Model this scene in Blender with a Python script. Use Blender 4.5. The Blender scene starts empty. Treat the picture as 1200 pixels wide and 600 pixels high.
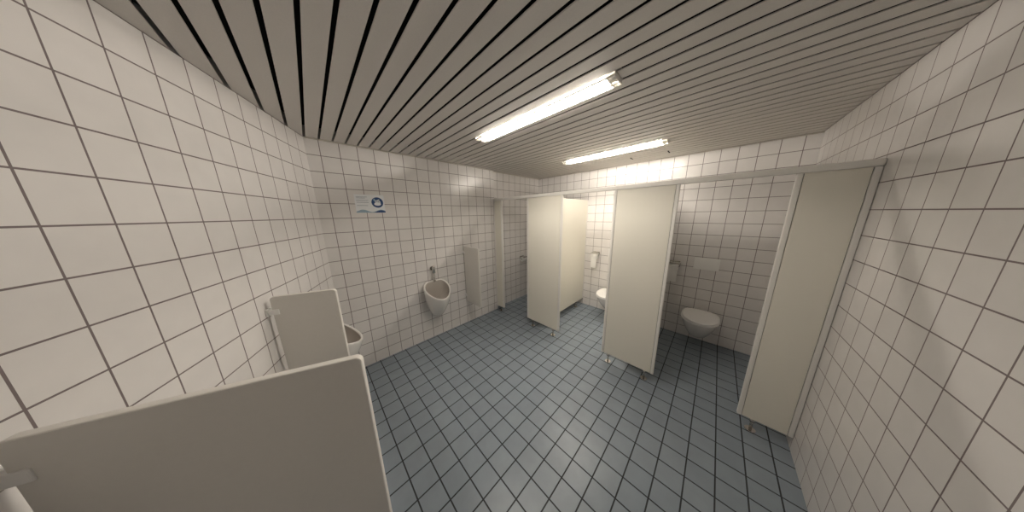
import bpy, bmesh, math
from mathutils import Vector, Matrix

# ------------------------------------------------------------------ materials
def principled(name, col, rough=0.5, metal=0.0, bump=0.0, bscale=200.0, var=0.0, coat=0.0):
    m = bpy.data.materials.new(name); m.use_nodes = True
    nt = m.node_tree; b = nt.nodes['Principled BSDF']
    b.inputs['Base Color'].default_value = (*col, 1)
    b.inputs['Roughness'].default_value = rough
    b.inputs['Metallic'].default_value = metal
    b.inputs['Coat Weight'].default_value = coat
    tc = nt.nodes.new('ShaderNodeTexCoord')
    n = nt.nodes.new('ShaderNodeTexNoise'); n.inputs['Scale'].default_value = bscale
    nt.links.new(tc.outputs['Object'], n.inputs['Vector'])
    if bump:
        bp = nt.nodes.new('ShaderNodeBump'); bp.inputs['Strength'].default_value = bump
        bp.inputs['Distance'].default_value = 0.001
        nt.links.new(n.outputs['Fac'], bp.inputs['Height'])
        nt.links.new(bp.outputs['Normal'], b.inputs['Normal'])
    if var:
        mx = nt.nodes.new('ShaderNodeMix'); mx.data_type = 'RGBA'
        mx.inputs['A'].default_value = (*[c*(1-var) for c in col], 1)
        mx.inputs['B'].default_value = (*[min(1, c*(1+var)) for c in col], 1)
        nt.links.new(n.outputs['Fac'], mx.inputs['Factor'])
        nt.links.new(mx.outputs['Result'], b.inputs['Base Color'])
    return m

def tile_mat(name, c1, c2, grout, size, mortar, rough, groutrough=0.8, off=(0, 0), dirt=0.06):
    m = bpy.data.materials.new(name); m.use_nodes = True
    nt = m.node_tree; L = nt.links.new; b = nt.nodes['Principled BSDF']
    uv = nt.nodes.new('ShaderNodeUVMap'); uv.uv_map = 'UVMap'
    mp = nt.nodes.new('ShaderNodeMapping'); mp.inputs['Location'].default_value = (off[0], off[1], 0)
    L(uv.outputs['UV'], mp.inputs['Vector'])
    br = nt.nodes.new('ShaderNodeTexBrick')
    br.offset = 0.0; br.squash = 1.0
    br.inputs['Scale'].default_value = 1.0
    br.inputs['Brick Width'].default_value = size
    br.inputs['Row Height'].default_value = size
    br.inputs['Mortar Size'].default_value = mortar
    br.inputs['Mortar Smooth'].default_value = 0.15
    br.inputs['Bias'].default_value = 0.0
    br.inputs['Color1'].default_value = (*c1, 1)
    br.inputs['Color2'].default_value = (*c2, 1)
    br.inputs['Mortar'].default_value = (*grout, 1)
    L(mp.outputs['Vector'], br.inputs['Vector'])
    n = nt.nodes.new('ShaderNodeTexNoise'); n.inputs['Scale'].default_value = 9; n.inputs['Detail'].default_value = 6
    L(mp.outputs['Vector'], n.inputs['Vector'])
    mr = nt.nodes.new('ShaderNodeMapRange')
    mr.inputs['To Min'].default_value = 1 - dirt; mr.inputs['To Max'].default_value = 1 + dirt
    L(n.outputs['Fac'], mr.inputs['Value'])
    mul = nt.nodes.new('ShaderNodeVectorMath'); mul.operation = 'SCALE'
    L(br.outputs['Color'], mul.inputs[0]); L(mr.outputs['Result'], mul.inputs['Scale'])
    L(mul.outputs['Vector'], b.inputs['Base Color'])
    rr = nt.nodes.new('ShaderNodeMapRange')
    rr.inputs['To Min'].default_value = rough; rr.inputs['To Max'].default_value = groutrough
    L(br.outputs['Fac'], rr.inputs['Value']); L(rr.outputs['Result'], b.inputs['Roughness'])
    inv = nt.nodes.new('ShaderNodeMath'); inv.operation = 'SUBTRACT'; inv.inputs[0].default_value = 1
    L(br.outputs['Fac'], inv.inputs[1])
    bp = nt.nodes.new('ShaderNodeBump'); bp.inputs['Strength'].default_value = 0.5; bp.inputs['Distance'].default_value = 0.002
    L(inv.outputs[0], bp.inputs['Height']); L(bp.outputs['Normal'], b.inputs['Normal'])
    return m

def emis(name, col, s):
    m = bpy.data.materials.new(name); m.use_nodes = True
    nt = m.node_tree; nt.nodes.clear()
    e = nt.nodes.new('ShaderNodeEmission'); o = nt.nodes.new('ShaderNodeOutputMaterial')
    e.inputs['Color'].default_value = (*col, 1); e.inputs['Strength'].default_value = s
    nt.links.new(e.outputs[0], o.inputs[0]); return m

M_wall = tile_mat('white_wall_tile', (.81, .785, .77), (.78, .755, .74), (.20, .165, .165), .15, .003, .22, off=(0.0, 0.01))
M_floor = tile_mat('blue_grey_floor_tile', (.262, .305, .348), (.232, .275, .318), (.026, .03, .036), .15, .0045, .32, off=(0.03, 0.02), dirt=.15)
M_slat = principled('ceiling_slat_beige', (.76, .72, .68), .55, bump=.25, bscale=260, var=.06)
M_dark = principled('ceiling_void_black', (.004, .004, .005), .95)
M_trim = principled('ceiling_trim', (.55, .51, .46), .5)
M_cream = principled('cream_laminate', (.84, .81, .72), .42, bump=.1, bscale=500, var=.02)
M_white = principled('white_laminate', (.76, .735, .69), .4, var=.02, bscale=60)
M_edge = principled('white_edge_profile', (.84, .82, .78), .35)
M_cer = principled('white_ceramic', (.84, .82, .79), .12, coat=.4)
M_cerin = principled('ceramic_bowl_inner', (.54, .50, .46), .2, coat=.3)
M_chrome = principled('chrome', (.62, .60, .57), .2, metal=1)
M_steel = principled('dark_brushed_metal', (.30, .29, .28), .35, metal=1)
M_plast = principled('white_plastic', (.88, .87, .85), .35)
M_paper = principled('toilet_paper', (.88, .87, .85), .9, bump=.2)
M_signw = principled('sign_paper_white', (.82, .84, .86), .4)
M_signb = principled('sign_blue', (.02, .07, .20), .4)
M_signl = principled('sign_pale_blue', (.30, .42, .52), .4)
M_ink = principled('sign_ink', (.22, .25, .32), .5)
M_tray = principled('lamp_housing_white', (.85, .83, .78), .4)
M_louv = principled('lamp_louver', (.70, .68, .62), .3)
M_tube = emis('fluorescent_glow', (1.0, .915, .80), 250)

# ------------------------------------------------------------------ mesh builder
class Part:
    def __init__(s):
        s.bm = bmesh.new(); s.mats = []
    def mi(s, m):
        if m not in s.mats: s.mats.append(m)
        return s.mats.index(m)
    def box(s, c, d, m, rz=0.0, bev=0.0, rx=0.0):
        r = bmesh.ops.create_cube(s.bm, size=1)
        mat = Matrix.Translation(c) @ Matrix.Rotation(rz, 4, 'Z') @ Matrix.Rotation(rx, 4, 'X') @ Matrix.Diagonal((*d, 1))
        bmesh.ops.transform(s.bm, matrix=mat, verts=r['verts'])
        fs = set(f for v in r['verts'] for f in v.link_faces)
        i = s.mi(m)
        for f in fs: f.material_index = i
        if bev:
            es = list(set(e for f in fs for e in f.edges))
            rr = bmesh.ops.bevel(s.bm, geom=es, offset=bev, segments=2, affect='EDGES', profile=.5)
            for f in rr['faces']: f.material_index = i
    def box2(s, a, b, m, bev=0.0):
        a = Vector(a); b = Vector(b)
        s.box((a+b)/2, [abs(x) for x in (b-a)], m, bev=bev)
    def rings(s, rings, m, cap0=True, cap1=True, smooth=True, closed=True):
        i = s.mi(m)
        vs = [[s.bm.verts.new(p) for p in r] for r in rings]
        n = len(vs[0])
        for a, b in zip(vs[:-1], vs[1:]):
            for k in range(n if closed else n-1):
                f = s.bm.faces.new((a[k], a[(k+1) % n], b[(k+1) % n], b[k])); f.material_index = i; f.smooth = smooth
        if cap0:
            f = s.bm.faces.new(list(reversed(vs[0]))); f.material_index = i
        if cap1:
            f = s.bm.faces.new(vs[-1]); f.material_index = i
    def tube(s, path, r, m, n=16):
        path = [Vector(p) for p in path]
        rs = r if isinstance(r, (list, tuple)) else [r]*len(path)
        rings = []; prev = None
        for k, p in enumerate(path):
            if k == 0: t = path[1]-p
            elif k == len(path)-1: t = p-path[k-1]
            else: t = (path[k+1]-p).normalized()+(p-path[k-1]).normalized()
            t.normalize()
            if prev is None:
                u = t.orthogonal().normalized()
            else:
                u = (prev - t*prev.dot(t)).normalized()
            prev = u; w = t.cross(u)
            rings.append([p+rs[k]*(math.cos(a)*u+math.sin(a)*w) for a in [2*math.pi*j/n for j in range(n)]])
        s.rings(rings, m)
    def rounded_panel(s, w, h, t, m, r=.03, y0=0.0, z0=0.0):
        pts = []
        for cy, cz, a0 in ((y0+w-r, z0+r, -90), (y0+w-r, z0+h-r, 0), (y0+r, z0+h-r, 90), (y0+r, z0+r, 180)):
            for k in range(7):
                a = math.radians(a0+15*k); pts.append((cy+r*math.cos(a), cz+r*math.sin(a)))
        prof = [(-t/2, .0025), (-t/2+.0025, 0), (t/2-.0025, 0), (t/2, .0025)]
        cy = y0+w/2; cz = z0+h/2
        rr = []
        for x, ins in prof:
            rr.append([(x, cy+(py-cy)*(1-2*ins/w), cz+(pz-cz)*(1-2*ins/h)) for py, pz in pts])
        s.rings(rr, m, smooth=False)
    def done(s, name, loc=(0, 0, 0), rz=0.0):
        bmesh.ops.recalc_face_normals(s.bm, faces=s.bm.faces)
        me = bpy.data.meshes.new(name); s.bm.to_mesh(me); s.bm.free()
        for m in s.mats: me.materials.append(m)
        o = bpy.data.objects.new(name, me); bpy.context.collection.objects.link(o)
        o.location = loc; o.rotation_euler = (0, 0, rz)
        return o

# ------------------------------------------------------------------ room
H = 2.54; HC = 2.64
YW = 2.81; YW2 = 2.87; XW = 3.70; YR = -0.62
TAN = .40
CX = .08
def xleft(y): return CX - TAN*(YW-y)

def wall(name, a, b, uoff=0.0, th=.12):
    a = Vector((*a, 0)); b = Vector((*b, 0)); d = (b-a); L = d.length; d.normalize()
    n = Vector((-d.y, d.x, 0))
    bm = bmesh.new(); uvl = bm.loops.layers.uv.new('UVMap')
    def q(ps, uvs):
        f = bm.faces.new([bm.verts.new(p) for p in ps])
        for l, u in zip(f.loops, uvs): l[uvl].uv = u
    z = Vector((0, 0, HC)); o = n*th
    q([b, a, a+z, b+z], [(L+uoff, 0), (uoff, 0), (uoff, HC), (L+uoff, HC)])
    q([a+o, b+o, b+o+z, a+o+z], [(0, 0), (L, 0), (L, HC), (0, HC)])
    q([a, a+o, a+o+z, a+z], [(0, 0), (th, 0), (th, HC), (0, HC)])
    q([b+o, b, b+z, b+o+z], [(0, 0), (th, 0), (th, HC), (0, HC)])
    q([a+z, a+o+z, b+o+z, b+z], [(0, 0), (0, th), (L, th), (L, 0)])
    q([a, b, b+o, a+o], [(0, 0), (L, 0), (L, th), (0, th)])
    bmesh.ops.remove_doubles(bm, verts=bm.verts, dist=1e-5)
    bmesh.ops.recalc_face_normals(bm, faces=bm.faces)
    me = bpy.data.meshes.new(name); bm.to_mesh(me); bm.free(); me.materials.append(M_wall)
    ob = bpy.data.objects.new(name, me); bpy.context.collection.objects.link(ob); return ob

XL = xleft(YR)
XS = 2.36
wall('wall_back', (CX, YW), (XS, YW), 0.05, th=.18)
wall('wall_back_recess', (XS, YW2), (XW, YW2), 0.02)
wall('wall_right', (XW, YW2), (XW, YR), 0.06)
wall('wall_front', (XW, YR), (XL, YR))
wall('wall_left', (XL, YR), (CX, YW), 0.03)

def quadobj(name, x0, x1, y0, y1, z, th, mat):
    bm = bmesh.new(); uvl = bm.loops.layers.uv.new('UVMap')
    bmesh.ops.create_cube(bm, size=1)
    bmesh.ops.transform(bm, matrix=Matrix.Translation(((x0+x1)/2, (y0+y1)/2, z-th/2)) @ Matrix.Diagonal((x1-x0, y1-y0, th, 1)), verts=bm.verts)
    for f in bm.faces:
        for l in f.loops: l[uvl].uv = (l.vert.co.x+5, l.vert.co.y+5)
    me = bpy.data.meshes.new(name); bm.to_mesh(me); bm.free(); me.materials.append(mat)
    ob = bpy.data.objects.new(name, me); bpy.context.collection.objects.link(ob); return ob
quadobj('floor', XL-.2, XW+.15, YR-.15, YW+.2, 0, .1, M_floor)

P = Part()
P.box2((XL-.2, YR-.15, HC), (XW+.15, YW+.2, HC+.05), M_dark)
lamps = [(1.338, .49, 1.78), (2.838, .48, 1.73)]
pitch = .10; w = .083
k0 = math.floor((XL)/pitch)
for k in range(k0, 40):
    xa = k*pitch - .0035; xb = xa + w
    if xa < XL: continue
    if xb > XW: xb = XW-.002
    if xb - xa < .01: continue
    ye = (YW if xb < XS else YW2) - .002
    ye0 = ye1 = ye
    if xa < CX: ye0 = min(ye, YW - (CX-xa)/TAN - .003)
    if xb < CX: ye1 = min(ye, YW - (CX-xb)/TAN - .003)
    if ye0 < YR+.05: continue
    prof = [(xa, H+.005), (xa, H+.002), (xa+.002, H), (xb-.002, H), (xb, H+.002), (xb, H+.005)]
    def yend(px): return ye0 + (ye1-ye0)*(px-xa)/(xb-xa)
    segs = [(YR+.002, None)]
    for lx, l0, l1 in lamps:
        if xa < lx < xb: segs = [(YR+.002, l0-.003), (l1+.003, None)]
    for s0, s1 in segs:
        P.rings([[(px, s0, pz) for px, pz in prof], [(px, s1 if s1 is not None else yend(px), pz) for px, pz in prof]], M_slat, smooth=False)
P.done('ceiling')

P = Part()
P.box2((CX+.01, YW-.012, H-.012), (XS, YW-.0005, H-.0005), M_trim)
P.box2((XS+.002, YW2-.012, H-.012), (XW-.001, YW2-.0005, H-.0005), M_trim)
P.box2((XW-.012, YR+.001, H-.012), (XW-.0005, YW2-.012, H-.0005), M_trim)
P.done('trim_1')

P = Part()
for yy in (.97, .55):
    P.box2((3.30, yy-.006, H-.003), (3.42, yy+.006, H-.0004), M_dark)
P.done('ceiling_access_flap')

# ------------------------------------------------------------------ fluorescent luminaires (set into one slat module)
def luminaire(xc, y0, y1):
    P = Part(); W = .114
    zt = H+.05; zb = H-.022
    x0, x1 = xc-W/2, xc+W/2
    P.box2((x0, y0, zt-.003), (x1, y1, zt), M_tray)
    for sx in (-1, 1):
        a = xc+sx*W/2
        xa, xb = min(a, a-sx*.003), max(a, a-sx*.003)
        P.box2((xa, y0, H+.001), (xb, y1, zt-.003), M_tray)
        P.box2((xa, y0, zb), (xb, y1, zb+.011), M_louv)
    for ya, yb in ((y0, y0+.004), (y1-.004, y1)):
        P.box2((x0+.003, ya, zb), (x1-.003, yb, zt-.003), M_tray)
    for ya, yb in ((y0+.005, y0+.06), (y1-.06, y1-.005)):
        P.box2((xc-.022, ya, H-.006), (xc+.022, yb, zt-.004), M_plast)
    P.tube([(xc, y0+.06, H+.006), (xc, y1-.06, H+.006)], .013, M_tube, n=10)
    P.box2((xc-.0015, y0+.004, zb), (xc+.0015, y1-.004, zb+.010), M_louv)
    n = 30
    for k in range(1, n):
        y = y0+(y1-y0)*k/n
        P.box2((x0+.003, y-.0018, zb), (x1-.003, y+.0018, zb+.012), M_louv)
    return P.done('fluorescent_ceiling_light')
for l in lamps: luminaire(*l)

# ------------------------------------------------------------------ cubicles
XF = 2.35; TH = .028
def foot(P, x, y, ztop):
    P.tube([(x, y, .0005), (x, y, .008)], .032, M_chrome)
    P.tube([(x, y, .008), (x, y, ztop)], .010, M_chrome)
    P.tube([(x, y, ztop-.03), (x, y, ztop)], .016, M_chrome)
def front_panel(y0, y1, feet, name='cubicle_front_panel', zb=.11):
    P = Part()
    e0 = .026
    P.box2((XF-TH/2, y0+e0+.003, zb), (XF+TH/2, y1-e0-.003, 2.03), M_cream, bev=.002)
    P.box2((XF-.006, y0+e0-.002, zb+.002), (XF+.006, y0+e0+.005, 2.028), M_steel)
    P.box2((XF-.006, y1-e0-.005, zb+.002), (XF+.006, y1-e0+.002, 2.028), M_steel)
    for a, b in ((y0, y0+e0), (y1-e0, y1)):
        P.box2((XF-TH/2-.003, a, zb-.002), (XF+TH/2+.003, b, 2.03), M_edge, bev=.004)
    for fy in feet: foot(P, XF, fy, zb+.001)
    return P.done(name)
front_panel(2.60, 2.808, [2.70], zb=.09)
front_panel(1.43, 2.03, [1.53, 1.92])
front_panel(.27, .81, [.35, .73])
front_panel(-.618, -.33, [-.42])

def partition(yc):
    P = Part()
    P.box2((XF+TH/2+.004, yc-TH/2, .12), (XW-.002, yc+TH/2, 2.03), M_cream, bev=.002)
    P.box2((XW-.03, yc-TH/2-.004, .12), (XW-.0015, yc+TH/2+.004, 2.03), M_edge, bev=.002)
    foot(P, XW-.25, yc, .121)
    return P.done('cubicle_partition')
partition(1.74); partition(.56)

P = Part()
P.box2((XF-.022, YR+.001, 2.031), (XF+.022, YW-.001, 2.072), M_edge, bev=.004)
P.done('cubicle_head_rail')

# ------------------------------------------------------------------ urinal screens
def screen(x, y, ang, L, z0=.40, z1=1.32):
    P = Part()
    P.rounded_panel(L-.03, z1-z0, .026, M_white, r=.02, y0=.03, z0=z0)
    for zz in (z0+.10, z1-.10):
        P.box2((-.022, .0005, zz-.025), (.022, .012, zz+.025), M_plast, bev=.003)
        P.box2((-.019, .012, zz-.018), (.019, .062, zz+.018), M_plast, bev=.003)
    return P.done('urinal_privacy_screen', (x, y, 0), ang)
screen(1.68, YW, math.pi, .42)
NA = math.atan(TAN)
angL = -math.pi/2 - NA
nx, ny = math.cos(NA), -math.sin(NA)
for tx, ty in ((.059, 1.79), (.059, .83)):
    L = (tx - xleft(ty))*nx
    screen(tx-nx*L, ty-ny*L, angL, L)

# ------------------------------------------------------------------ urinals
def urinal(x, y, ang):
    P = Part(); N = 56
    def plan(th):
        s = math.sin(th); c = math.cos(th)
        return .178*c*(1-.20*s), max(0.001, .150+.172*s)
    def rimz(y): return .875 - .20*(y/.322)**.9
    out = []
    for t in [1, .97, .9, .8, .68, .55, .42, .3, .2, .1, .04, 0]:
        kx = 1-.58*t**2.0; ky = 1-.56*t**1.5
        r = []
        for j in range(N):
            px, py = plan(2*math.pi*j/N)
            zt = rimz(py)
            z = zt*(1-t)+.375*t
            r.append((px*kx, max(.001, py*ky), z))
        out.append(r)
    cy = .165
    for sc, dz in ((.985, .008), (.95, .011), (.90, .008), (.875, 0)):
        r = []
        for j in range(N):
            px, py = plan(2*math.pi*j/N)
            r.append((px*sc, max(.004+(1-sc)*.3, cy+(py-cy)*sc), rimz(py)+dz))
        out.append(r)
    P.rings(out, M_cer, cap0=True, cap1=False)
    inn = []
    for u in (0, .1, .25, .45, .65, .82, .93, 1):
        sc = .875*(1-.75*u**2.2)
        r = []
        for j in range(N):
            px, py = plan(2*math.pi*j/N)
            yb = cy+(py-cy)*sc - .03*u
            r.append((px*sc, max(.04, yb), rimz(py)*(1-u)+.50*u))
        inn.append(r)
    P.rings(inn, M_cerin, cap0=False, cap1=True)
    P.tube([(0, .135, .5005), (0, .135, .506)], .025, M_chrome)
    P.tube([(0, .0005, 1.06), (0, .012, 1.06)], .032, M_chrome)
    P.tube([(0, .012, 1.06), (0, .05, 1.06)], .016, M_chrome)
    P.tube([(0, .05, 1.10), (0, .05, 1.085), (0, .05, 1.00), (0, .05, .99)], [.018, .023, .023, .014], M_chrome)
    P.tube([(0, .05, 1.00), (0, .05, .93), (0, .045, .895), (0, .035, .868)], .011, M_chrome)
    P.tube([(0, .04, .872), (0, .037, .888)], .02, M_chrome)
    return P.done('wall_urinal', (x, y, 0), ang)
urinal(1.15, YW, math.pi)
for yy in (2.33, 1.42):
    urinal(xleft(yy), yy, angL)

# ------------------------------------------------------------------ toilets
def toilet(x, y, ang):
    P = Part(); N = 56
    def plan(th, a=.18, y0=.0, y1=.54):
        s = math.sin(th); c = math.cos(th)
        yc = y0+.22
        if s >= 0: return a*c, yc+(y1-yc)*s
        ss = -((-s)**.6); cc = math.copysign(abs(c)**.6, c)
        return a*cc, yc+(yc-y0)*ss
    rr = []
    for t in [1, .95, .85, .7, .55, .4, .25, .12, .03, 0]:
        kx = 1-.42*t**1.6; ky = 1-.45*t**1.4
        rr.append([(plan(2*math.pi*j/N)[0]*kx, max(.001, plan(2*math.pi*j/N)[1]*ky), .40-.27*t) for j in range(N)])
    P.rings(rr, M_cer)
    for z0, z1, a, m in ((.402, .420, .187, M_plast), (.423, .442, .184, M_plast)):
        rs = []
        for z, k in ((z0, .985), (z0+.004, 1), (z1-.006, 1), (z1-.001, .98), (z1+.002, .90)):
            rs.append([(plan(2*math.pi*j/N, a, .07, .553)[0]*k, .3+(plan(2*math.pi*j/N, a, .07, .553)[1]-.3)*k, z) for j in range(N)])
        P.rings(rs, m)
    for dx in (-.08, .08):
        P.tube([(dx-.02, .055, .415), (dx+.02, .055, .415)], .014, M_chrome)
    return P.done('wall_hung_toilet', (x, y, .03), ang)
def flushplate(x, y, ang):
    P = Part()
    P.box2((-.125, .0005, -.08), (.125, .012, .08), M_plast, bev=.004)
    P.box2((-.10, .012, -.055), (-.005, .016, .055), M_plast, bev=.002)
    P.box2((.005, .012, -.055), (.10, .016, .055), M_plast, bev=.002)
    return P.done('toilet_flush_plate', (x, y, 1.10), ang)
AR = math.pi/2
for yc in (2.30, 1.14, .0):
    toilet(XW, yc, AR)
    flushplate(XW, yc+.03, AR)

def paper_holder(x, y, z, ang, hang):
    P = Part()
    P.box2((-.060, .0005, .03), (.060, .006, .068), M_chrome, bev=.002)
    P.box2((-.061, .006, .056), (.061, .108, .059), M_chrome, bev=.001)
    P.box2((-.061, .106, .044), (.061, .109, .058), M_chrome, bev=.001)
    P.tube([(-.065, .062, 0), (.065, .062, 0)], .006, M_chrome)
    for sx in (-.064, .064):
        P.tube([(sx, .004, .04), (sx, .062, .02), (sx, .062, 0)], .004, M_steel)
    P.tube([(-.052, .062, 0), (.052, .062, 0)], .052, M_paper, n=32)
    if hang:
        pts = []
        for k in range(12):
            zz = -.0-hang*k/11
            pts.append((.112-.004*math.sin(k*.6), zz))
        P.rings([[(sx, yy, zz) for yy, zz in pts]+[(sx, yy+.002, zz) for yy, zz in reversed(pts)] for sx in (-.05, .05)], M_paper, smooth=False)
    return P.done('toilet_paper_holder', (x, y, z), ang)
paper_holder(XW, 1.51, 1.03, AR, .22)
paper_holder(XW, .36, 1.03, AR, .22)
paper_holder(3.12, YW2, .86, math.pi, 0)

# ------------------------------------------------------------------ hand-washing sign
P = Part()
P.box2((-.140, .0005, -.099), (.140, .002, .099), M_signw)
def disc(cx, cz, r, y, m, n=40, sx=1, sz=1):
    P.rings([[(cx+r*sx*math.cos(2*math.pi*j/n), yy, cz+r*sz*math.sin(2*math.pi*j/n)) for j in range(n)] for yy in (.0021, y)], m, smooth=False)
disc(-.070, .015, .058, .0026, M_signb)
disc(-.070, -.002, .034, .0031, M_signw, sz=.55)
for k in range(4):
    P.box((-.051-.012*k, .0028, .022+.004*k), (.007, .0008, .034), M_signw)
P.box((-.096, .0028, .014), (.009, .0008, .028), M_signw)
disc(-.042, .044, .009, .0032, M_signl, sz=1.4)
for k, (z, L) in enumerate([(.072, .10), (.060, .08), (.035, .11), (.013, .11), (-.02, .10)]):
    P.box2((.125-L, .0021, z-.0018), (.125, .0025, z+.0018), M_ink)
wave = [(-.140+.280*j/24, -.072+.013*math.sin(j*.42)) for j in range(25)]
P.rings([[(wx, yy, wz-.006) for wx, wz in wave]+[(.140, yy, -.099), (-.140, yy, -.099)] for yy in (.0021, .0024)], M_signl, smooth=False)
P.rings([[(wx, yy, wz-.013) for wx, wz in wave[:14]]+[(wave[13][0], yy, -.099), (-.140, yy, -.099)] for yy in (.0025, .0028)], M_signb, smooth=False)
P.done('hand_washing_sign', (.525, YW, 1.945), math.pi)

# ------------------------------------------------------------------ world + camera
w = bpy.data.worlds.new('World'); bpy.context.scene.world = w; w.use_nodes = True
w.node_tree.nodes['Background'].inputs[0].default_value = (.9, .85, .8, 1)
w.node_tree.nodes['Background'].inputs[1].default_value = .1

h = 1.80; f = 236.0
Dn = Vector((20, 1140, f)).normalized()
Xv = Vector((245, -54, f)); Xv = (Xv - Dn*Xv.dot(Dn)).normalized()
Yv0 = Vector((-240, -44, f)); Yv0 = (Yv0 - Dn*Yv0.dot(Dn)).normalized()
e = Xv.dot(Yv0)/2
X2 = (Xv - Yv0*e).normalized(); Y2 = (Yv0 - Xv*e); Y2 = (Y2 - X2*Y2.dot(X2)).normalized()
right = Vector((X2.x, Y2.x, -Dn.x)); down = Vector((X2.y, Y2.y, -Dn.y)); fwd = Vector((X2.z, Y2.z, -Dn.z))
R = Matrix((right, -down, -fwd)).transposed()
cam = bpy.data.cameras.new('camera'); co = bpy.data.objects.new('camera', cam)
bpy.context.collection.objects.link(co)
co.matrix_world = Matrix.Translation((0, 0, h)) @ R.to_4x4()
cam.sensor_fit = 'HORIZONTAL'; cam.sensor_width = 36; cam.lens = f/1200*36; cam.clip_start = .02
bpy.context.scene.camera = co
bpy.context.scene.view_settings.view_transform = 'Standard'
bpy.context.scene.view_settings.exposure = 0.05
